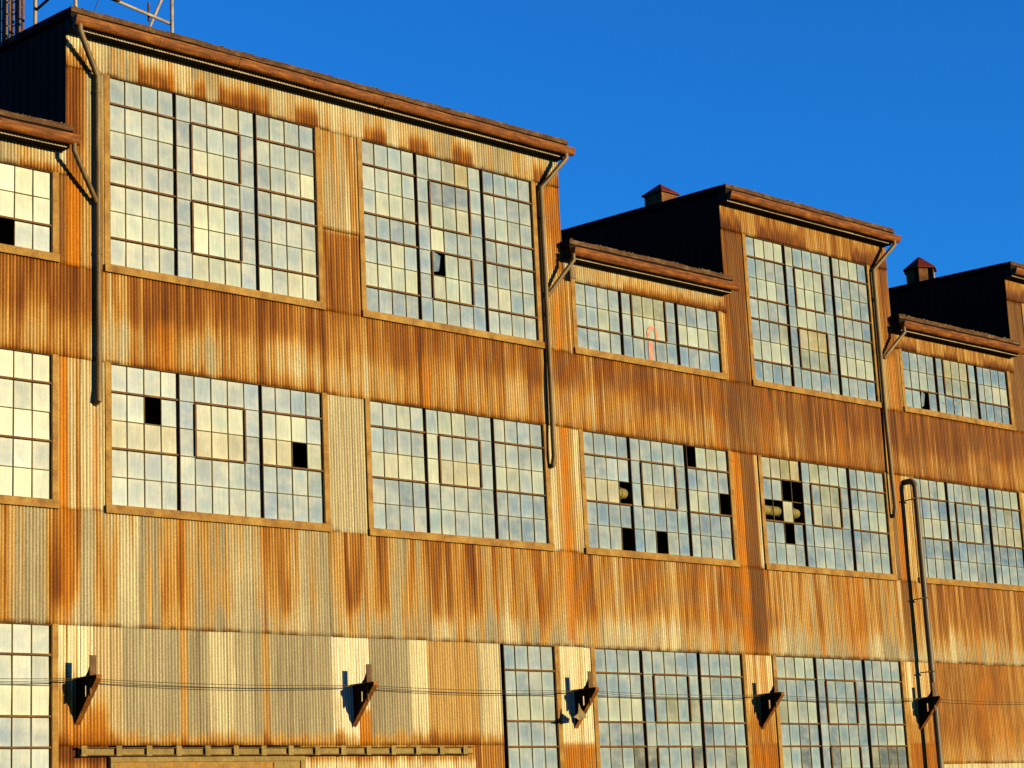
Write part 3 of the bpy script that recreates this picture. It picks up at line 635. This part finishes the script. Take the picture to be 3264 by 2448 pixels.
# ------------------------------------------------------------------ brackets on the columns, cables, rag
BX = [-.70, 5.42, 11.44, 17.51, 23.64]
names = ["rusty triangular wall bracket on the leftmost column above the left end of the track",
         "rusty triangular wall bracket on the white sheets above the middle of the track",
         "rusty triangular wall bracket with a torn scrap hanging on it",
         "rusty triangular wall bracket between the two full ground floor windows",
         "rusty triangular wall bracket crossed by the tall grey vent pipe"]
def bracket(x, lab):
    e = empty("wall_bracket", (x, 0, -3.12+ZO), lab, "bracket", "triangular brackets along the wall columns")
    O = [(-.0, -3.90), (-.70, -3.14), (-.70, -3.09), (-.0, -3.09)]
    b = MB(); hx = .012; yb = .045
    # plate with a narrow slot, as quads around the slot
    sl0, sl1 = (-.30, -3.34), (-.30, -3.22)
    P0 = [(-.02, -3.88), (-.69, -3.14), (-.69, -3.10), (-.02, -3.10)]
    Q = [(-.275, -3.46), (-.325, -3.42), (-.325, -3.24), (-.275, -3.24)]
    n0 = len(b.v)
    b.add([(x-hx, *p) for p in P0]+[(x-hx, *p) for p in Q]+[(x+hx, *p) for p in P0]+[(x+hx, *p) for p in Q],
          [(0, 1, 5, 4), (1, 2, 6, 5), (2, 3, 7, 6), (3, 0, 4, 7), (8, 12, 13, 9), (9, 13, 14, 10), (10, 14, 15, 11), (11, 15, 12, 8),
           (0, 8, 9, 1), (1, 9, 10, 2), (2, 10, 11, 3), (3, 11, 8, 0), (4, 5, 13, 12), (5, 6, 14, 13), (6, 7, 15, 14), (7, 4, 12, 15)])
    b.build("web_plate", M_side, e)  # shade of the web's side painted in with the near-black wall colour
    b = MB(); dx = .052
    b.prism([(.0, -3.93), (-.715, -3.155), (-.70, -3.138), (.0, -3.90)], x-dx, x+dx); b.build("diagonal_flange", M_brk, e)
    b = MB(); b.prism([(.0, -3.085), (-.72, -3.085), (-.72, -3.155), (-.716, -3.155), (-.705, -3.098), (.0, -3.098)], x-dx, x+dx); b.build("top_flange", M_brk, e)
    b = MB(); b.box(x-.065, x+.065, -.535, -.515, -3.083, -2.74); b.build("upright_plate", M_plate, e, bevel=.003)
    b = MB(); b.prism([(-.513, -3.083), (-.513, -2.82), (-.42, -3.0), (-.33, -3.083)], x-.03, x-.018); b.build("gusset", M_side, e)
    b = MB(); b.box(x-.075, x-.035, -.56, -.52, -3.44, -3.30); b.box(x-.058, x-.050, -.545, -.535, -3.30, -3.155); b.build("hanging_lug", M_plate, e)
for x, l_ in zip(BX, names): bracket(x, l_)
def cable(y, z, label, sag, xs_, rad=.009):
    pts = []
    for a, b_ in zip(xs_, xs_[1:]):
        n = 16
        for i in range(n): t_ = i/n; pts.append((a+(b_-a)*t_, y, z-sag*4*t_*(1-t_)))
    pts.append((xs_[-1], y, z)); o = MB(); o.tube(pts, rad, 6)
    tag(o.build("cable", M_cable, smooth=True), label, "cable", "thin cables strung between the wall brackets")
cable(-.27, -3.115, "thin dark cable strung just under the top flanges of the wall brackets", .05, [-7.0]+BX+[29.7], .006)
cable(-.20, -3.13, "lower of the two thin cables strung between the wall brackets, sagging slightly deeper", .085, [-7.0]+BX, .006)
rg = MB(); rp = [(11.13, -.45, -3.40), (11.21, -.43, -3.52), (11.40, -.38, -3.64), (11.37, -.42, -3.71), (11.23, -.46, -3.72), (11.16, -.42, -3.76), (11.03, -.46, -3.72), (10.90, -.50, -3.70), (11.08, -.47, -3.61)]
cpt = (11.16, -.40, -3.64)
rg.add(rp+[cpt], [(i, (i+1) % 9, 9) for i in range(9)])
ro = rg.build("torn_scrap", M_rag); ro.modifiers.new("th", 'SOLIDIFY').thickness = .006
tag(ro, "torn dusty scrap of sheeting caught on the third wall bracket", "scrap")

# ------------------------------------------------------------------ things on the tall roof, top left
def rod(e, name, a, b_, rad, mat): o = MB(); o.tube([a, b_], rad, 10); return o.build(name, mat, e, smooth=True)
RZ = 9.2
e = empty("pipe_railing", (-.5, .5, RZ+ZO), "chalky white pipe railing standing on the corner of the tall roof", "railing")
rod(e, "post", (-.62, .12, RZ), (-.62, .12, RZ+1.5), .035, M_pole)
rod(e, "post", (1.60, .22, RZ), (1.60, .22, RZ+1.5), .035, M_pole)
rod(e, "post", (-.80, 1.25, RZ), (-.80, 1.25, RZ+1.5), .035, M_pole)
rod(e, "rail", (-.62, .16, RZ+.66), (1.60, .26, RZ+.42), .03, M_pole)
rod(e, "rail", (-.80, 1.27, RZ+.42), (-.62, .12, RZ+.80), .028, M_mast)
rod(e, "brace", (1.0, .25, RZ), (1.42, .3, RZ+.9), .028, M_pole)
b = MB(); b.box(.10, .32, .05, .12, RZ+.50, RZ+.57); b.build("clamp_plate", M_mast, e)
rod(e, "hanger", (1.12, .3, RZ+.38), (1.12, .3, RZ+.75), .025, M_mast)
for i, (x, y, lab) in enumerate(((-.88, 1.75, "brown lattice mast on the tall roof beside the white railing"), (-.90, 2.20, "brown lattice mast cut off by the left edge of the photo"))):
    e = empty("lattice_mast", (x, y, RZ+ZO), lab, "mast", "brown masts on the tall roof")
    for dx in (-.07, .07):
        for dy in (-.07, .07): b = MB(); b.box(x+dx-.022, x+dx+.022, y+dy-.022, y+dy+.022, RZ, RZ+1.8); b.build("leg", M_mast, e)
    b = MB()
    for j in range(7):
        z = RZ+.12+j*.24; b.box(x-.075, x+.075, y-.095, y-.090, z, z+.03); b.box(x-.096, x-.092, y-.075, y+.075, z+.1, z+.13)
    b.build("lacing", M_mast, e)
    b = MB(); b.box(x-.12, x+.12, y-.12, y+.12, RZ-.06, RZ+.02); b.build("base_plate", M_mast, e)
o = MB(); o.tube([(-.30, .05, RZ-.02), (-.28, .05, RZ+.10), (-.20, .06, RZ+.30), (-.10, .06, RZ+.62)], .008, 6)
tag(o.build("loose_wire", M_cable), "thin loose wire sticking up behind the roof edge", "wire")

S.cycles.max_bounces = 5
